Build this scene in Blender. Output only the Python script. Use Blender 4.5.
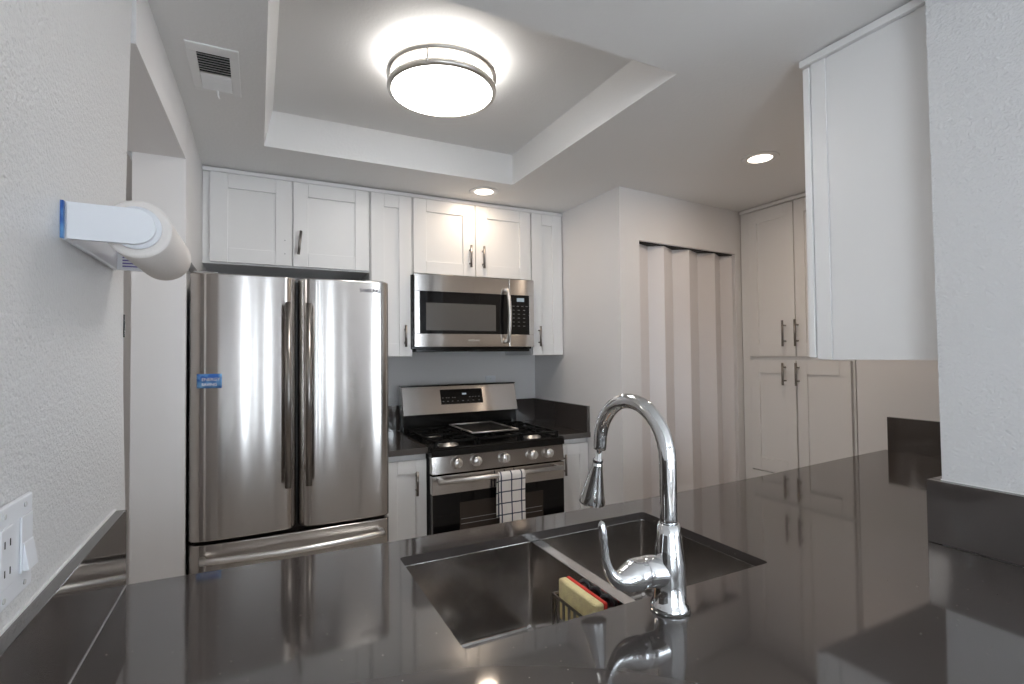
import bpy, bmesh, math, random
from mathutils import Vector, Matrix
random.seed(7)
for o in list(bpy.data.objects): bpy.data.objects.remove(o, do_unlink=True)
C = bpy.context.scene.collection
SC = bpy.context.scene
H = 1.38            # camera height; c = height relative to the lens
R = math.radians

# ------------------------------------------------------------------ camera
F = 508.65
pit, yaw, rol = R(1.369), R(26.561), R(-0.579)
fw = Vector((math.sin(yaw)*math.cos(pit), math.cos(yaw)*math.cos(pit), math.sin(pit)))
rt = Vector((math.cos(yaw), -math.sin(yaw), 0)); up = rt.cross(fw)
r2 = rt*math.cos(rol) + up*math.sin(rol); u2 = -rt*math.sin(rol) + up*math.cos(rol)
cd = bpy.data.cameras.new('camera'); cam = bpy.data.objects.new('camera', cd); C.objects.link(cam)
cd.sensor_width = 36; cd.sensor_fit = 'HORIZONTAL'; cd.lens = F/1024*36; cd.clip_start = 0.02
M = Matrix((r2, u2, -fw)).transposed().to_4x4(); M.translation = Vector((0, 0, H)); cam.matrix_world = M
SC.camera = cam

# ------------------------------------------------------------------ world, daylight, exposure
w = bpy.data.worlds.new('world'); SC.world = w; w.use_nodes = True
bg = w.node_tree.nodes['Background']; bg.inputs[0].default_value = (0.80, 0.90, 1.0, 1); bg.inputs[1].default_value = 7.0
vs = SC.view_settings; vs.view_transform = 'Standard'; vs.look = 'None'; vs.gamma = 1; vs.use_curve_mapping = False
vs.exposure = 0.12
SC.cycles.use_denoising = True
SC.cycles.max_bounces = 12; SC.cycles.diffuse_bounces = 6; SC.cycles.glossy_bounces = 6; SC.cycles.sample_clamp_indirect = 6

def light(name, kind, loc, energy, color, **k):
    l = bpy.data.lights.new(name, kind); l.energy = energy; l.color = color
    o = bpy.data.objects.new(name, l); C.objects.link(o); o.location = loc
    rot = k.pop('rot', None)
    for a, v in k.items(): setattr(l, a, v)
    if rot: o.rotation_euler = rot
    return o
# daylight through made-up windows of the unseen dining room behind the camera
light('hall_fill', 'POINT', (-.95, 1.75, 1.9), 3.5, (1, .96, .92), shadow_soft_size=.15)  # added unseen lamp, brightens the hall and the refrigerator's left edge
def daylight(x0, x1, z0, z1, radiance):
    A = (x1-x0)*(z1-z0)
    light('window_daylight', 'AREA', ((x0+x1)/2, -3.53, (z0+z1)/2), radiance*math.pi*A, (0.86, 0.93, 1.0), shape='RECTANGLE', size=x1-x0, size_y=z1-z0, rot=(R(90), 0, 0))
WINS = ((-2.0, -.55, .35, 2.1, 6.0), (-.20, .04, .1, 2.1, 2.7), (.17, .28, .1, 2.1, 2.7), (.50, .70, .1, 2.1, 3.3), (1.05, 1.14, .1, 2.1, 2.7), (2.15, 3.3, .35, 2.1, 6.6))  # unseen openings laid out for the light; narrow ones streak the refrigerator's reflection
for W in WINS: daylight(*W)

# ------------------------------------------------------------------ materials
def mat(name, color=(0.8,)*3, rough=0.5, metal=0.0, bump=None, coat=0, noise=None, emit=None, aniso=None, spec=None, ior=None):
    m = bpy.data.materials.new(name); m.use_nodes = True; nt = m.node_tree; b = nt.nodes['Principled BSDF']
    b.inputs['Base Color'].default_value = (*color, 1); b.inputs['Roughness'].default_value = rough; b.inputs['Metallic'].default_value = metal
    if coat: b.inputs['Coat Weight'].default_value = coat; b.inputs['Coat Roughness'].default_value = 0.05
    if spec is not None: b.inputs['Specular IOR Level'].default_value = spec
    if ior: b.inputs['IOR'].default_value = ior
    if emit: b.inputs['Emission Color'].default_value = (*emit[0], 1); b.inputs['Emission Strength'].default_value = emit[1]
    tc = nt.nodes.new('ShaderNodeTexCoord')
    if noise:   # (scale, amount): faint mottling of the base colour
        n = nt.nodes.new('ShaderNodeTexNoise'); n.inputs['Scale'].default_value = noise[0]; nt.links.new(tc.outputs['Object'], n.inputs['Vector'])
        r = nt.nodes.new('ShaderNodeValToRGB'); a = noise[1]
        r.color_ramp.elements[0].color = (*[c*(1-a) for c in color], 1); r.color_ramp.elements[1].color = (*[min(1, c*(1+a)) for c in color], 1)
        r.color_ramp.elements[0].position = .3; r.color_ramp.elements[1].position = .7
        nt.links.new(n.outputs['Fac'], r.inputs[0]); nt.links.new(r.outputs[0], b.inputs['Base Color'])
    if bump:    # (scale, strength, distance)
        n = nt.nodes.new('ShaderNodeTexNoise'); n.inputs['Scale'].default_value = bump[0]; n.inputs['Detail'].default_value = 3
        nt.links.new(tc.outputs['Object'], n.inputs['Vector'])
        bp = nt.nodes.new('ShaderNodeBump'); bp.inputs['Strength'].default_value = bump[1]; bp.inputs['Distance'].default_value = bump[2]
        nt.links.new(n.outputs['Fac'], bp.inputs['Height']); nt.links.new(bp.outputs[0], b.inputs['Normal'])
    if aniso:   # (amount, tangent vector)
        b.inputs['Anisotropic'].default_value = aniso[0]
        cx = nt.nodes.new('ShaderNodeCombineXYZ')
        for i in range(3): cx.inputs[i].default_value = aniso[1][i]
        nt.links.new(cx.outputs[0], b.inputs['Tangent'])
    return m

m_wall = mat('wall_paint', (0.69, 0.69, 0.695), 0.36, bump=(170, 0.8, 0.004))  # same paint as the smoother walls, darkened in colour to offset bright daylight
m_wall2 = mat('wall_paint_smooth', (0.75, 0.74, 0.74), 0.5, bump=(150, 0.12, 0.002))
m_ceil = mat('ceiling_paint', (0.80, 0.795, 0.79), 0.6, bump=(90, 0.3, 0.003))
m_white = mat('cabinet_white_lacquer', (0.80, 0.795, 0.79), 0.33)
m_trim = mat('trim_white', (0.82, 0.82, 0.82), 0.4)
m_steel = mat('brushed_stainless', (0.56, 0.535, 0.515), 0.17, 1, aniso=(0.97, (0, 0, 1)))
m_steel2 = mat('satin_stainless', (0.66, 0.64, 0.62), 0.36, 1)
m_sink = mat('sink_stainless', (0.58, 0.56, 0.545), 0.17, 1, noise=(30, .08))
m_chrome = mat('polished_chrome', (0.78, 0.79, 0.80), 0.05, 1)
m_nickel = mat('brushed_nickel', (0.27, 0.25, 0.235), 0.3, 1)
m_black = mat('black_enamel', (0.008, 0.008, 0.008), 0.2, spec=.3)
m_silver = mat('satin_silver', (0.85, 0.84, 0.83), 0.28, 1)
m_iron = mat('cast_iron', (0.008, 0.008, 0.008), 0.5, spec=.12)
m_blackglass = mat('black_glass', (0.006, 0.006, 0.007), 0.05, spec=.3)
m_winglass = mat('tinted_oven_glass', (0.045, 0.036, 0.031), 0.08, spec=.35)
m_mwglass = mat('microwave_screen_glass', (0.10, 0.095, 0.09), 0.12)
m_dark = mat('dark_gap', (0.02, 0.02, 0.02), 0.8)
m_floor = mat('floor_tile', (0.55, 0.51, 0.47), 0.4, noise=(6, .1))
m_plastic = mat('white_plastic', (0.80, 0.82, 0.86), 0.3)
m_grey = mat('grey_plastic', (0.35, 0.35, 0.35), 0.4)
m_paper = mat('paper_towel', (0.78, 0.74, 0.71), 0.9, bump=(220, .4, .002))
m_vinyl = mat('accordion_vinyl', (0.74, 0.71, 0.71), 0.4)
m_legend = mat('dim_print', (0.16, 0.16, 0.16), 0.5)
m_purple = mat('purple_print', (0.18, 0.14, 0.42), 0.6)
m_ink = mat('dark_print', (0.10, 0.10, 0.11), 0.5)
m_pale = mat('pale_print', (0.60, 0.60, 0.60), 0.5)
m_screen = mat('lit_display', (0.02, 0.02, 0.02), 0.3, emit=((0.75, 0.9, 1.0), 0.35))
m_sponge = mat('sponge_foam', (0.95, 0.78, 0.42), 0.9, bump=(260, .8, .003), noise=(40, .12))
m_red = mat('red_scouring_layer', (0.72, 0.05, 0.035), 0.8, bump=(300, .6, .002))
m_rubber = mat('black_rubber', (0.02, 0.02, 0.022), 0.35)
m_beige = mat('curtain_linen', (0.55, 0.42, 0.33), 0.9)
m_wood = mat('door_wood_dark', (0.16, 0.11, 0.08), 0.5)
m_lamp = mat('lamp_diffuser', (0.9, 0.9, 0.9), 0.5, emit=((1.0, 0.97, 0.93), 21.0))
m_lampside = mat('lamp_side_diffuser', (0.9, 0.9, 0.9), 0.5, emit=((1.0, 0.95, 0.88), 3.6))
m_can = mat('downlight_lens', (0.9, 0.9, 0.9), 0.5, emit=((1.0, 0.86, 0.72), 7.0))

# quartz: dark warm grey, polished, with tiny pale flecks
m_quartz = bpy.data.materials.new('polished_dark_quartz'); m_quartz.use_nodes = True
nt = m_quartz.node_tree; b = nt.nodes['Principled BSDF']
tc = nt.nodes.new('ShaderNodeTexCoord'); vo = nt.nodes.new('ShaderNodeTexVoronoi'); vo.inputs['Scale'].default_value = 85
nt.links.new(tc.outputs['Object'], vo.inputs['Vector'])
sep = nt.nodes.new('ShaderNodeSeparateColor'); nt.links.new(vo.outputs['Color'], sep.inputs[0])
lt = nt.nodes.new('ShaderNodeMath'); lt.operation = 'LESS_THAN'; lt.inputs[1].default_value = 0.11; nt.links.new(vo.outputs['Distance'], lt.inputs[0])
g2 = nt.nodes.new('ShaderNodeMath'); g2.operation = 'GREATER_THAN'; g2.inputs[1].default_value = 0.80; nt.links.new(sep.outputs[0], g2.inputs[0])
mu = nt.nodes.new('ShaderNodeMath'); mu.operation = 'MULTIPLY'; nt.links.new(lt.outputs[0], mu.inputs[0]); nt.links.new(g2.outputs[0], mu.inputs[1])
mx = nt.nodes.new('ShaderNodeMix'); mx.data_type = 'RGBA'; mx.inputs[6].default_value = (0.062, 0.054, 0.051, 1); mx.inputs[7].default_value = (0.22, 0.20, 0.18, 1)
nt.links.new(mu.outputs[0], mx.inputs[0]); nt.links.new(mx.outputs[2], b.inputs['Base Color'])
b.inputs['Roughness'].default_value = 0.065; b.inputs['IOR'].default_value = 1.9

# checked dish towel
m_towel = bpy.data.materials.new('checked_cotton'); m_towel.use_nodes = True
nt = m_towel.node_tree; b = nt.nodes['Principled BSDF']; b.inputs['Roughness'].default_value = 0.95
tc = nt.nodes.new('ShaderNodeTexCoord'); sx = nt.nodes.new('ShaderNodeSeparateXYZ'); nt.links.new(tc.outputs['UV'], sx.inputs[0])
def stripe(out, period, off, width):
    a = nt.nodes.new('ShaderNodeMath'); a.operation = 'ADD'; a.inputs[1].default_value = off; nt.links.new(out, a.inputs[0])
    d = nt.nodes.new('ShaderNodeMath'); d.operation = 'MODULO'; d.inputs[1].default_value = period; nt.links.new(a.outputs[0], d.inputs[0])
    l = nt.nodes.new('ShaderNodeMath'); l.operation = 'LESS_THAN'; l.inputs[1].default_value = width; nt.links.new(d.outputs[0], l.inputs[0]); return l
s1 = stripe(sx.outputs[0], 0.0585, 0.050, 0.007); s2 = stripe(sx.outputs[1], 0.058, 0.045, 0.006)
mxx = nt.nodes.new('ShaderNodeMath'); mxx.operation = 'MAXIMUM'; nt.links.new(s1.outputs[0], mxx.inputs[0]); nt.links.new(s2.outputs[0], mxx.inputs[1])
mm = nt.nodes.new('ShaderNodeMix'); mm.data_type = 'RGBA'; mm.inputs[6].default_value = (0.82, 0.80, 0.79, 1); mm.inputs[7].default_value = (0.035, 0.045, 0.085, 1)
nt.links.new(mxx.outputs[0], mm.inputs[0]); nt.links.new(mm.outputs[2], b.inputs['Base Color'])

# blue energy sticker
m_stick = bpy.data.materials.new('blue_sticker_print'); m_stick.use_nodes = True
nt = m_stick.node_tree; b = nt.nodes['Principled BSDF']; b.inputs['Roughness'].default_value = 0.35
tc = nt.nodes.new('ShaderNodeTexCoord'); n = nt.nodes.new('ShaderNodeTexNoise'); n.inputs['Scale'].default_value = 28; nt.links.new(tc.outputs['Object'], n.inputs['Vector'])
r = nt.nodes.new('ShaderNodeValToRGB'); r.color_ramp.elements[0].position = .38; r.color_ramp.elements[1].position = .68
r.color_ramp.elements[0].color = (0.03, 0.12, 0.42, 1); r.color_ramp.elements[1].color = (0.25, 0.55, 0.85, 1)
nt.links.new(n.outputs['Fac'], r.inputs[0]); nt.links.new(r.outputs[0], b.inputs['Base Color'])

# thin window glass
m_pane = bpy.data.materials.new('window_pane_glass'); m_pane.use_nodes = True
nt = m_pane.node_tree; nt.nodes.remove(nt.nodes['Principled BSDF'])
tr = nt.nodes.new('ShaderNodeBsdfTransparent'); gl = nt.nodes.new('ShaderNodeBsdfGlossy'); gl.inputs['Roughness'].default_value = 0.02
ms = nt.nodes.new('ShaderNodeMixShader'); ms.inputs[0].default_value = 0.06
nt.links.new(tr.outputs[0], ms.inputs[1]); nt.links.new(gl.outputs[0], ms.inputs[2]); nt.links.new(ms.outputs[0], nt.nodes['Material Output'].inputs[0])

# ------------------------------------------------------------------ builders
def tag(o, label, cat, group=None):
    o['label'] = label; o['category'] = cat
    if group: o['group'] = group
    return o
def thing(name, label, cat, loc, group=None):
    o = bpy.data.objects.new(name, None); o.empty_display_size = 0.05; C.objects.link(o); o.location = loc
    return tag(o, label, cat, group)
def wloc(o):
    v = Vector((0, 0, 0))
    while o: v += o.location; o = o.parent
    return v

class MB:
    def __init__(s, M=None): s.bm = bmesh.new(); s.M = M or Matrix.Identity(4)
    def _add(s, vs, fs, smooth=False):
        v = [s.bm.verts.new(s.M @ Vector(p)) for p in vs]
        for f in fs:
            try: s.bm.faces.new([v[i] for i in f]).smooth = smooth
            except ValueError: pass
        return s
    def box(s, x0, x1, y0, y1, z0, z1):
        return s._add([(x0,y0,z0),(x1,y0,z0),(x1,y1,z0),(x0,y1,z0),(x0,y0,z1),(x1,y0,z1),(x1,y1,z1),(x0,y1,z1)],
                      [(0,3,2,1),(4,5,6,7),(0,1,5,4),(1,2,6,5),(2,3,7,6),(3,0,4,7)])
    def hexa(s, pts):   # eight corners, bottom ring then top ring
        return s._add(pts, [(0,3,2,1),(4,5,6,7),(0,1,5,4),(1,2,6,5),(2,3,7,6),(3,0,4,7)])
    def tube(s, pts, rad, seg=20, cap=True, flat=None):
        pts = [Vector(p) for p in pts]; n = len(pts)
        if not isinstance(rad, (list, tuple)): rad = [rad]*n
        t0 = (pts[1]-pts[0]).normalized(); a = Vector((0,0,1)) if abs(t0.z) < .9 else Vector((1,0,0))
        u = t0.cross(a).normalized(); vs = []
        for i, p in enumerate(pts):
            t = (pts[min(i+1,n-1)]-pts[max(i-1,0)]).normalized()
            u = (u - t*u.dot(t)).normalized(); v = t.cross(u)
            for k in range(seg):
                an = 2*math.pi*k/seg; vs.append(p + (u*math.cos(an)*(flat or 1) + v*math.sin(an))*rad[i])
        fs = [(i*seg+k, i*seg+(k+1)%seg, (i+1)*seg+(k+1)%seg, (i+1)*seg+k) for i in range(n-1) for k in range(seg)]
        s._add(vs, fs, True)
        if cap:
            s.bm.verts.ensure_lookup_table(); N = len(s.bm.verts) - n*seg; bv = s.bm.verts
            s.bm.faces.new([bv[N+k] for k in range(seg)][::-1]); s.bm.faces.new([bv[N+(n-1)*seg+k] for k in range(seg)])
        return s
    def cyl(s, p0, p1, r, r1=None, seg=28): return s.tube([p0, p1], [r, r if r1 is None else r1], seg)
    def lathe(s, prof, c, seg=48, ax=(0,0,1)):   # prof: (radius, height) along ax
        ax = Vector(ax).normalized(); a = Vector((1,0,0)) if abs(ax.x) < .9 else Vector((0,1,0)); u = ax.cross(a).normalized(); v = ax.cross(u)
        c = Vector(c); vs = []; n = len(prof)
        for r_, h in prof:
            for k in range(seg):
                an = 2*math.pi*k/seg; vs.append(c + ax*h + (u*math.cos(an)+v*math.sin(an))*max(r_, 1e-5))
        fs = [(i*seg+k, (i+1)*seg+k, (i+1)*seg+(k+1)%seg, i*seg+(k+1)%seg) for i in range(n-1) for k in range(seg)]
        return s._add(vs, fs, True)
    def prism(s, poly, z0, z1):    # poly in xy
        n = len(poly)
        return s._add([(x,y,z0) for x,y in poly]+[(x,y,z1) for x,y in poly],
                      [tuple(range(n))[::-1], tuple(range(n,2*n))]+[(i,(i+1)%n,n+(i+1)%n,n+i) for i in range(n)])
    def build(s, name, m, parent=None, bevel=0, smooth=False, seg=2, kind=None, label=None, hard=False):
        bm = s.bm; bmesh.ops.remove_doubles(bm, verts=bm.verts, dist=1e-6) if smooth else None
        bmesh.ops.recalc_face_normals(bm, faces=bm.faces)
        off = wloc(parent) if parent else Vector((0,0,0))
        if not parent and not kind:     # a thing that is one mesh: origin at its base centre
            xs=[v.co.x for v in bm.verts]; ys=[v.co.y for v in bm.verts]; zs=[v.co.z for v in bm.verts]
            off = Vector(((min(xs)+max(xs))/2,(min(ys)+max(ys))/2,min(zs)))
        bmesh.ops.translate(bm, verts=bm.verts, vec=-off)
        me = bpy.data.meshes.new(name); bm.to_mesh(me); bm.free()
        if smooth:
            for p in me.polygons: p.use_smooth = True
        o = bpy.data.objects.new(name, me); C.objects.link(o); me.materials.append(m)
        if parent: o.parent = parent
        elif not kind: o.location = off
        if bevel:
            md = o.modifiers.new('bevel', 'BEVEL'); md.width = bevel; md.segments = seg; md.limit_method = 'ANGLE'; md.angle_limit = R(35)
            if hard:
                md.harden_normals = True
                for p in me.polygons: p.use_smooth = True
        if kind: o['kind'] = kind
        if label: o['label'] = label
        return o

def text(s, size, M, m, parent, depth=0.0004, name='lettering', sx=1.0, bold=.012):
    cu = bpy.data.curves.new(name, 'FONT'); cu.body = s; cu.size = size; cu.extrude = depth; cu.align_x = 'CENTER'; cu.align_y = 'CENTER'; cu.offset = size*bold
    t = bpy.data.objects.new('tmp', cu); C.objects.link(t)
    me = bpy.data.meshes.new_from_object(t); bpy.data.objects.remove(t, do_unlink=True)
    off = wloc(parent)
    for v in me.vertices: v.co = (M @ Vector((v.co.x*sx, v.co.y, v.co.z))) - off
    me.materials.clear(); me.materials.append(m); me.name = name
    o = bpy.data.objects.new(name, me); C.objects.link(o); o.parent = parent; return o
def frame(origin, right, inward):     # local x -> right, y -> into the thing, z -> up
    r_ = Vector(right); i_ = Vector(inward)
    M = Matrix((r_, i_, Vector((0,0,1)))).transposed().to_4x4(); M.translation = Vector(origin); return M
def textM(origin, right):             # text plane: x -> right, y -> up, z -> towards viewer
    r_ = Vector(right); u_ = Vector((0,0,1)); M = Matrix((r_, u_, r_.cross(u_))).transposed().to_4x4(); M.translation = Vector(origin); return M

def shaker(parent, M, x0, x1, z0, z1, rail=0.06, stile=0.06, t=0.02, name='door', label=None):
    """shaker door: its front face at local y=0, thickness t inward"""
    g = 0.0006
    m = MB(M)
    m.box(x0, x0+stile, 0, t, z0, z1); m.box(x1-stile, x1, 0, t, z0, z1)
    m.box(x0+stile+g, x1-stile-g, 0, t, z1-rail, z1); m.box(x0+stile+g, x1-stile-g, 0, t, z0, z0+rail)
    m.box(x0+stile-.004, x1-stile+.004, 0.010, t-.002, z0+rail-.004, z1-rail+.004)
    return m.build(name, m_white, parent, bevel=0.0012, label=label)
def pull(parent, M, x, z0, z1, horizontal=False, tilt=0):
    m = MB(M)
    m.cyl((x+tilt, -.030, z0), (x, -.030, z1), 0.0065, seg=14)
    L = z1-z0
    for f in (.2, .8):
        zz = z0+L*f; xx = x+tilt*(1-f); m.cyl((xx, 0, zz), (xx, -.030, zz), 0.0045, seg=12)
    return m.build('handle', m_nickel, parent)

# ------------------------------------------------------------------ the room
CZ = H + .913      # kitchen ceiling
s = 'structure'
MB().box(-2.2, 3.6, -3.5, 3.35, -.05, 0).build('floor', m_floor, kind=s)
TNEAR = .214
tx0, tx1, ty0, ty1, TZ = .023, 1.227, 1.226, 2.43, H+1.075
c = MB()
c.box(-2.2, tx0, -3.5, 3.35, CZ, CZ+.2); c.box(tx1, 3.6, -3.5, 3.35, CZ, CZ+.2)
c.box(tx0, tx1, -3.5, ty0, CZ, CZ+.2); c.box(tx0, tx1, ty1, 3.35, CZ, CZ+.2); c.box(tx0, tx1, ty0, ty1, TZ, CZ+.2)
c.hexa([(tx0-.001,ty0,CZ+.0005),(tx0,ty0,CZ+.0005),(tx0,ty1,CZ+.0005),(tx0-.001,ty1,CZ+.0005),(tx0-.001,ty0,TZ),(tx0+.034,ty0,TZ),(tx0+.034,ty1,TZ),(tx0-.001,ty1,TZ)])
c.hexa([(tx0,ty0-.001,CZ+.0005),(tx1,ty0-.001,CZ+.0005),(tx1,ty0,CZ+.0005),(tx0,ty0,CZ+.0005),(tx0,ty0-.001,TZ),(tx1,ty0-.001,TZ),(tx1,ty0+TNEAR,TZ),(tx0,ty0+TNEAR,TZ)])
bmesh.ops.remove_doubles(c.bm, verts=c.bm.verts, dist=1e-5)
c.build('ceiling', m_ceil, kind=s)
MB(Matrix(((0,0,1,0),(1,0,0,0),(0,1,0,0),(0,0,0,1)))).prism([(-.75,0),(1.398,0),(1.398,1.06),(1.372,1.30),(1.366,1.55),(1.395,1.9),(1.435,CZ),(-.75,CZ)], -.42, -.262).build('wall_left', m_wall, kind=s)
MB().prism([(-.42,1.436),(-.2555,1.436),(-.2385,2.2),(-.42,2.2)], H+.733, CZ).build('wall_left_header', m_wall2, kind=s)
c = MB(); c.box(-.400, -.238, 2.2, 2.235, 0, CZ); c.box(-.400, -.270, 2.235, 3.17, 0, 1.76); c.box(-.400, -.238, 2.235, 3.17, 1.76, CZ); c.build('wall_left_end', m_wall2, kind=s)
MB().box(-1.6, -1.5, .6, 3.17, 0, H+.733).build('wall_hall_side', m_wall2, kind=s)
MB().box(-1.5, -.407, 2.9, 3.0, 0, H+.733).build('wall_hall_end', m_wall2, kind=s)
MB().box(-1.5, -.42, .6, .7, 0, H+.733).build('wall_hall_front', m_wall2, kind=s)
MB().box(-1.5, -.42, .7, 2.9, H+.733, H+.76).build('ceiling_hall', m_ceil, kind=s)
MB().box(-1.6, 1.765, 3.17, 3.3, 0, CZ).build('wall_back', m_wall2, kind=s)
# closet block with its doorway
def yw(x): return 2.205+.0775*(x-1.765)
def xr(r_): return 2.0682*r_/(1-.0775*r_)        # where a sight ratio x/y meets the closet front
dx0, dx1, dz = 1.911, 2.758, H+.632
c = MB()
c.prism([(1.765, yw(1.765)), (dx0, yw(dx0)), (dx0, 3.3), (1.765, 3.3)], 0, CZ); c.prism([(dx1, yw(dx1)), (2.83, yw(2.83)), (2.83, 2.9), (dx1, 2.9)], 0, CZ)
c.prism([(dx0, yw(dx0)), (dx1, yw(dx1)), (dx1, yw(dx1)+.12), (dx0, yw(dx0)+.12)], dz, CZ); c.box(dx0, 3.6, 2.9, 3.3, 0, CZ)
c.build('wall_closet', m_wall2, kind=s)
MB().box(3.42, 3.6, -3.4, 2.9, 0, CZ).build('wall_right_outer', m_wall2, kind=s)
MB().box(2.66, 3.42, .660, 1.50, 0, CZ).build('wall_right', m_wall2, kind=s, bevel=.004)
MB().hexa([(1.485,.33,0),(3.42,.33,0),(3.42,.641,0),(1.485,.641,0),(1.485,.33,CZ),(3.42,.33,CZ),(3.42,.651,CZ),(1.485,.651,CZ)]).build('wall_partition', m_wall, kind=s)
# dining room behind the camera
c = MB(); px = -2.2
for x0, x1, z0, z1, _ in WINS:
    c.box(px, x0, -3.5, -3.4, 0, CZ); c.box(x0, x1, -3.5, -3.4, 0, z0); c.box(x0, x1, -3.5, -3.4, z1, CZ); px = x1
c.box(px, 3.6, -3.5, -3.4, 0, CZ)
c.build('wall_rear', m_wall2, kind=s)
MB().box(-2.2, -2.05, -3.4, .6, 0, CZ).build('wall_left_outer', m_wall2, kind=s)
MB().box(-2.05, -.42, .55, .6, 0, CZ).build('wall_left_return', m_wall2, kind=s)
for i, (x0, x1, z0, z1, _) in enumerate(WINS):
    f_ = MB(); f_.box(x0, x0+.03, -3.49, -3.43, z0, z1); f_.box(x1-.03, x1, -3.49, -3.43, z0, z1); f_.box(x0+.03, x1-.03, -3.49, -3.43, z0, z0+.04); f_.box(x0+.03, x1-.03, -3.49, -3.43, z1-.04, z1)
    if x1-x0 > 1: f_.box((x0+x1)/2-.03, (x0+x1)/2+.03, -3.49, -3.43, z0+.04, z1-.04)
    wf = f_.build('window_%d' % (i+1), m_trim, kind=s); MB().box(x0+.03, x1-.03, -3.463, -3.457, z0+.04, z1-.04).build('pane', m_pane, wf)  # unseen windows, added for daylight and for reflections in the steel
# crown strips on the cabinets
MB().box(-.237, 1.764, 2.787, 2.83, H+.889, CZ-.004).build('trim_1', m_white, kind=s, bevel=.002)
MB().box(2.797, 2.84, 1.60, 2.28, H+.889, CZ-.004).build('trim_2', m_white, kind=s, bevel=.002)
MB().box(1.519, 2.66, .661, 1.003, H+.887, CZ-.004).build('trim_3', m_white, kind=s, bevel=.002)

# accordion door in the closet opening
door = thing('accordion_door', 'white vinyl accordion door hanging pleated across the closet opening', 'door', (2.3, 2.3, 0))
xs = [(dx0+.003, .035)]
for r_, o_ in ((.889, .078), (.944, .022), (.972, .078), (1.033, .022), (1.062, .078), (1.128, .022), (1.146, .078)):
    xs.append((r_*(2.0682+o_)/(1-.0775*r_), o_))
xs.append((dx1-.003, .022))
p = MB(); n = len(xs); vsx = []
for (x, o_) in xs:
    y = yw(x)+o_; vsx += [(x, y, .015), (x, y+.006, .015), (x, y, dz-.006), (x, y+.006, dz-.006)]
fs = []
for i in range(n-1):
    a, b2 = i*4, (i+1)*4
    fs += [(a, b2, b2+2, a+2), (a+1, a+3, b2+3, b2+1), (a+2, b2+2, b2+3, a+3), (a, a+1, b2+1, b2)]
p._add(vsx, fs); p.build('pleated_panel', m_vinyl, door, bevel=.002)
MB().prism([(dx0+.003, yw(dx0)+.02), (dx1-.003, yw(dx1)+.02), (dx1-.003, yw(dx1)+.09), (dx0+.003, yw(dx0)+.09)], dz-.005, dz-.0005).build('track', m_dark, door, label='track strip coloured dark for the shade above the pleats')  # strip coloured near-black in place of shadow above the recessed pleats
h = MB(); h.tube([(1.930, yw(1.93)+.07, H-.49), (1.930, yw(1.93)+.030, H-.50), (1.930, yw(1.93)+.030, H-.60), (1.930, yw(1.93)+.07, H-.61)], .006, 10); h.build('handle', m_plastic, door)

# ------------------------------------------------------------------ upper cabinets on the back wall
CF = 2.800   # door fronts
def carcass(parent, x0, x1, y0, y1, z0, z1): MB().box(x0, x1, y0, y1, z0, z1).build('cabinet_body', m_white, parent, bevel=.001)
Mb = frame((0, CF-.02, 0), (1,0,0), (0,1,0))
zt = H+.885
t = thing('wall_cabinet', 'white two-door shaker cabinet mounted above the refrigerator', 'cabinet', (.15, 2.98, H+.452), 'white wall cabinets along the back wall')
carcass(t, -.237, .539, CF, 3.168, H+.448, H+.888)
d = shaker(t, Mb, -.205, .154, H+.455, zt, .07, .075)
for z_ in (H+.515, H+.582): MB(Mb).cyl((.121, -.0005, z_), (.121, .004, z_), .0028, seg=10).build('screw_hole', m_grey, d)
d = shaker(t, Mb, .159, .533, H+.455, zt, .07, .07); pull(d, Mb, .194, H+.512, H+.632, tilt=-.012)
t = thing('wall_cabinet', 'tall narrow white shaker cabinet between the refrigerator and the microwave', 'cabinet', (.655, 2.98, H-.005), 'white wall cabinets along the back wall')
carcass(t, .541, .772, CF, 3.168, H-.008, H+.888)
d = shaker(t, Mb, .546, .768, H-.006, zt, .07, .07); pull(d, Mb, .727, H+.046, H+.165)
t = thing('wall_cabinet', 'white two-door shaker cabinet above the microwave, lit by the ceiling spot', 'cabinet', (1.15, 2.98, H+.46), 'white wall cabinets along the back wall')
carcass(t, .775, 1.529, CF, 3.168, H+.458, H+.888)
d = shaker(t, Mb, .779, 1.151, H+.462, zt, .07, .075); pull(d, Mb, 1.116, H+.510, H+.640)
d = shaker(t, Mb, 1.156, 1.526, H+.462, zt, .07, .075); pull(d, Mb, 1.198, H+.510, H+.640)
t = thing('wall_cabinet', 'tall narrow white shaker cabinet in the corner right of the microwave', 'cabinet', (1.65, 2.98, H-.005), 'white wall cabinets along the back wall')
carcass(t, 1.532, 1.763, CF, 3.168, H-.008, H+.888)
d = shaker(t, Mb, 1.536, 1.756, H-.006, zt, .07, .07); pull(d, Mb, 1.577, H+.047, H+.173)

# ------------------------------------------------------------------ pantry cabinet on the right, facing left
t = thing('pantry_cabinet', 'tall white four-door pantry cabinet beside the accordion door', 'cabinet', (3.1, 1.9, 0))
MB().box(2.832, 3.415, 1.601, 2.282, .09, H+.888).build('cabinet_body', m_white, t, bevel=.001)
MB().box(2.89, 3.41, 1.61, 2.2, 0, .089).build('toe_kick', m_white, t)
Mp = frame((2.81, 0, 0), (0,-1,0), (1,0,0))
for (a, b2, z0, z1, hx, hz0, hz1) in ((-2.222, -1.918, H-.03, zt, -1.978, H+.03, H+.185), (-1.912, -1.612, H-.03, zt, -1.900, H+.03, H+.185),
                            (-2.222, -1.921, H-.735, H-.055, -1.983, H-.20, H-.068), (-1.912, -1.612, H-.735, H-.055, -1.900, H-.20, H-.068)):
    d = shaker(t, Mp, a, b2, z0, z1, .078, .06, .021); pull(d, Mp, hx, hz0, hz1)
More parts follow.
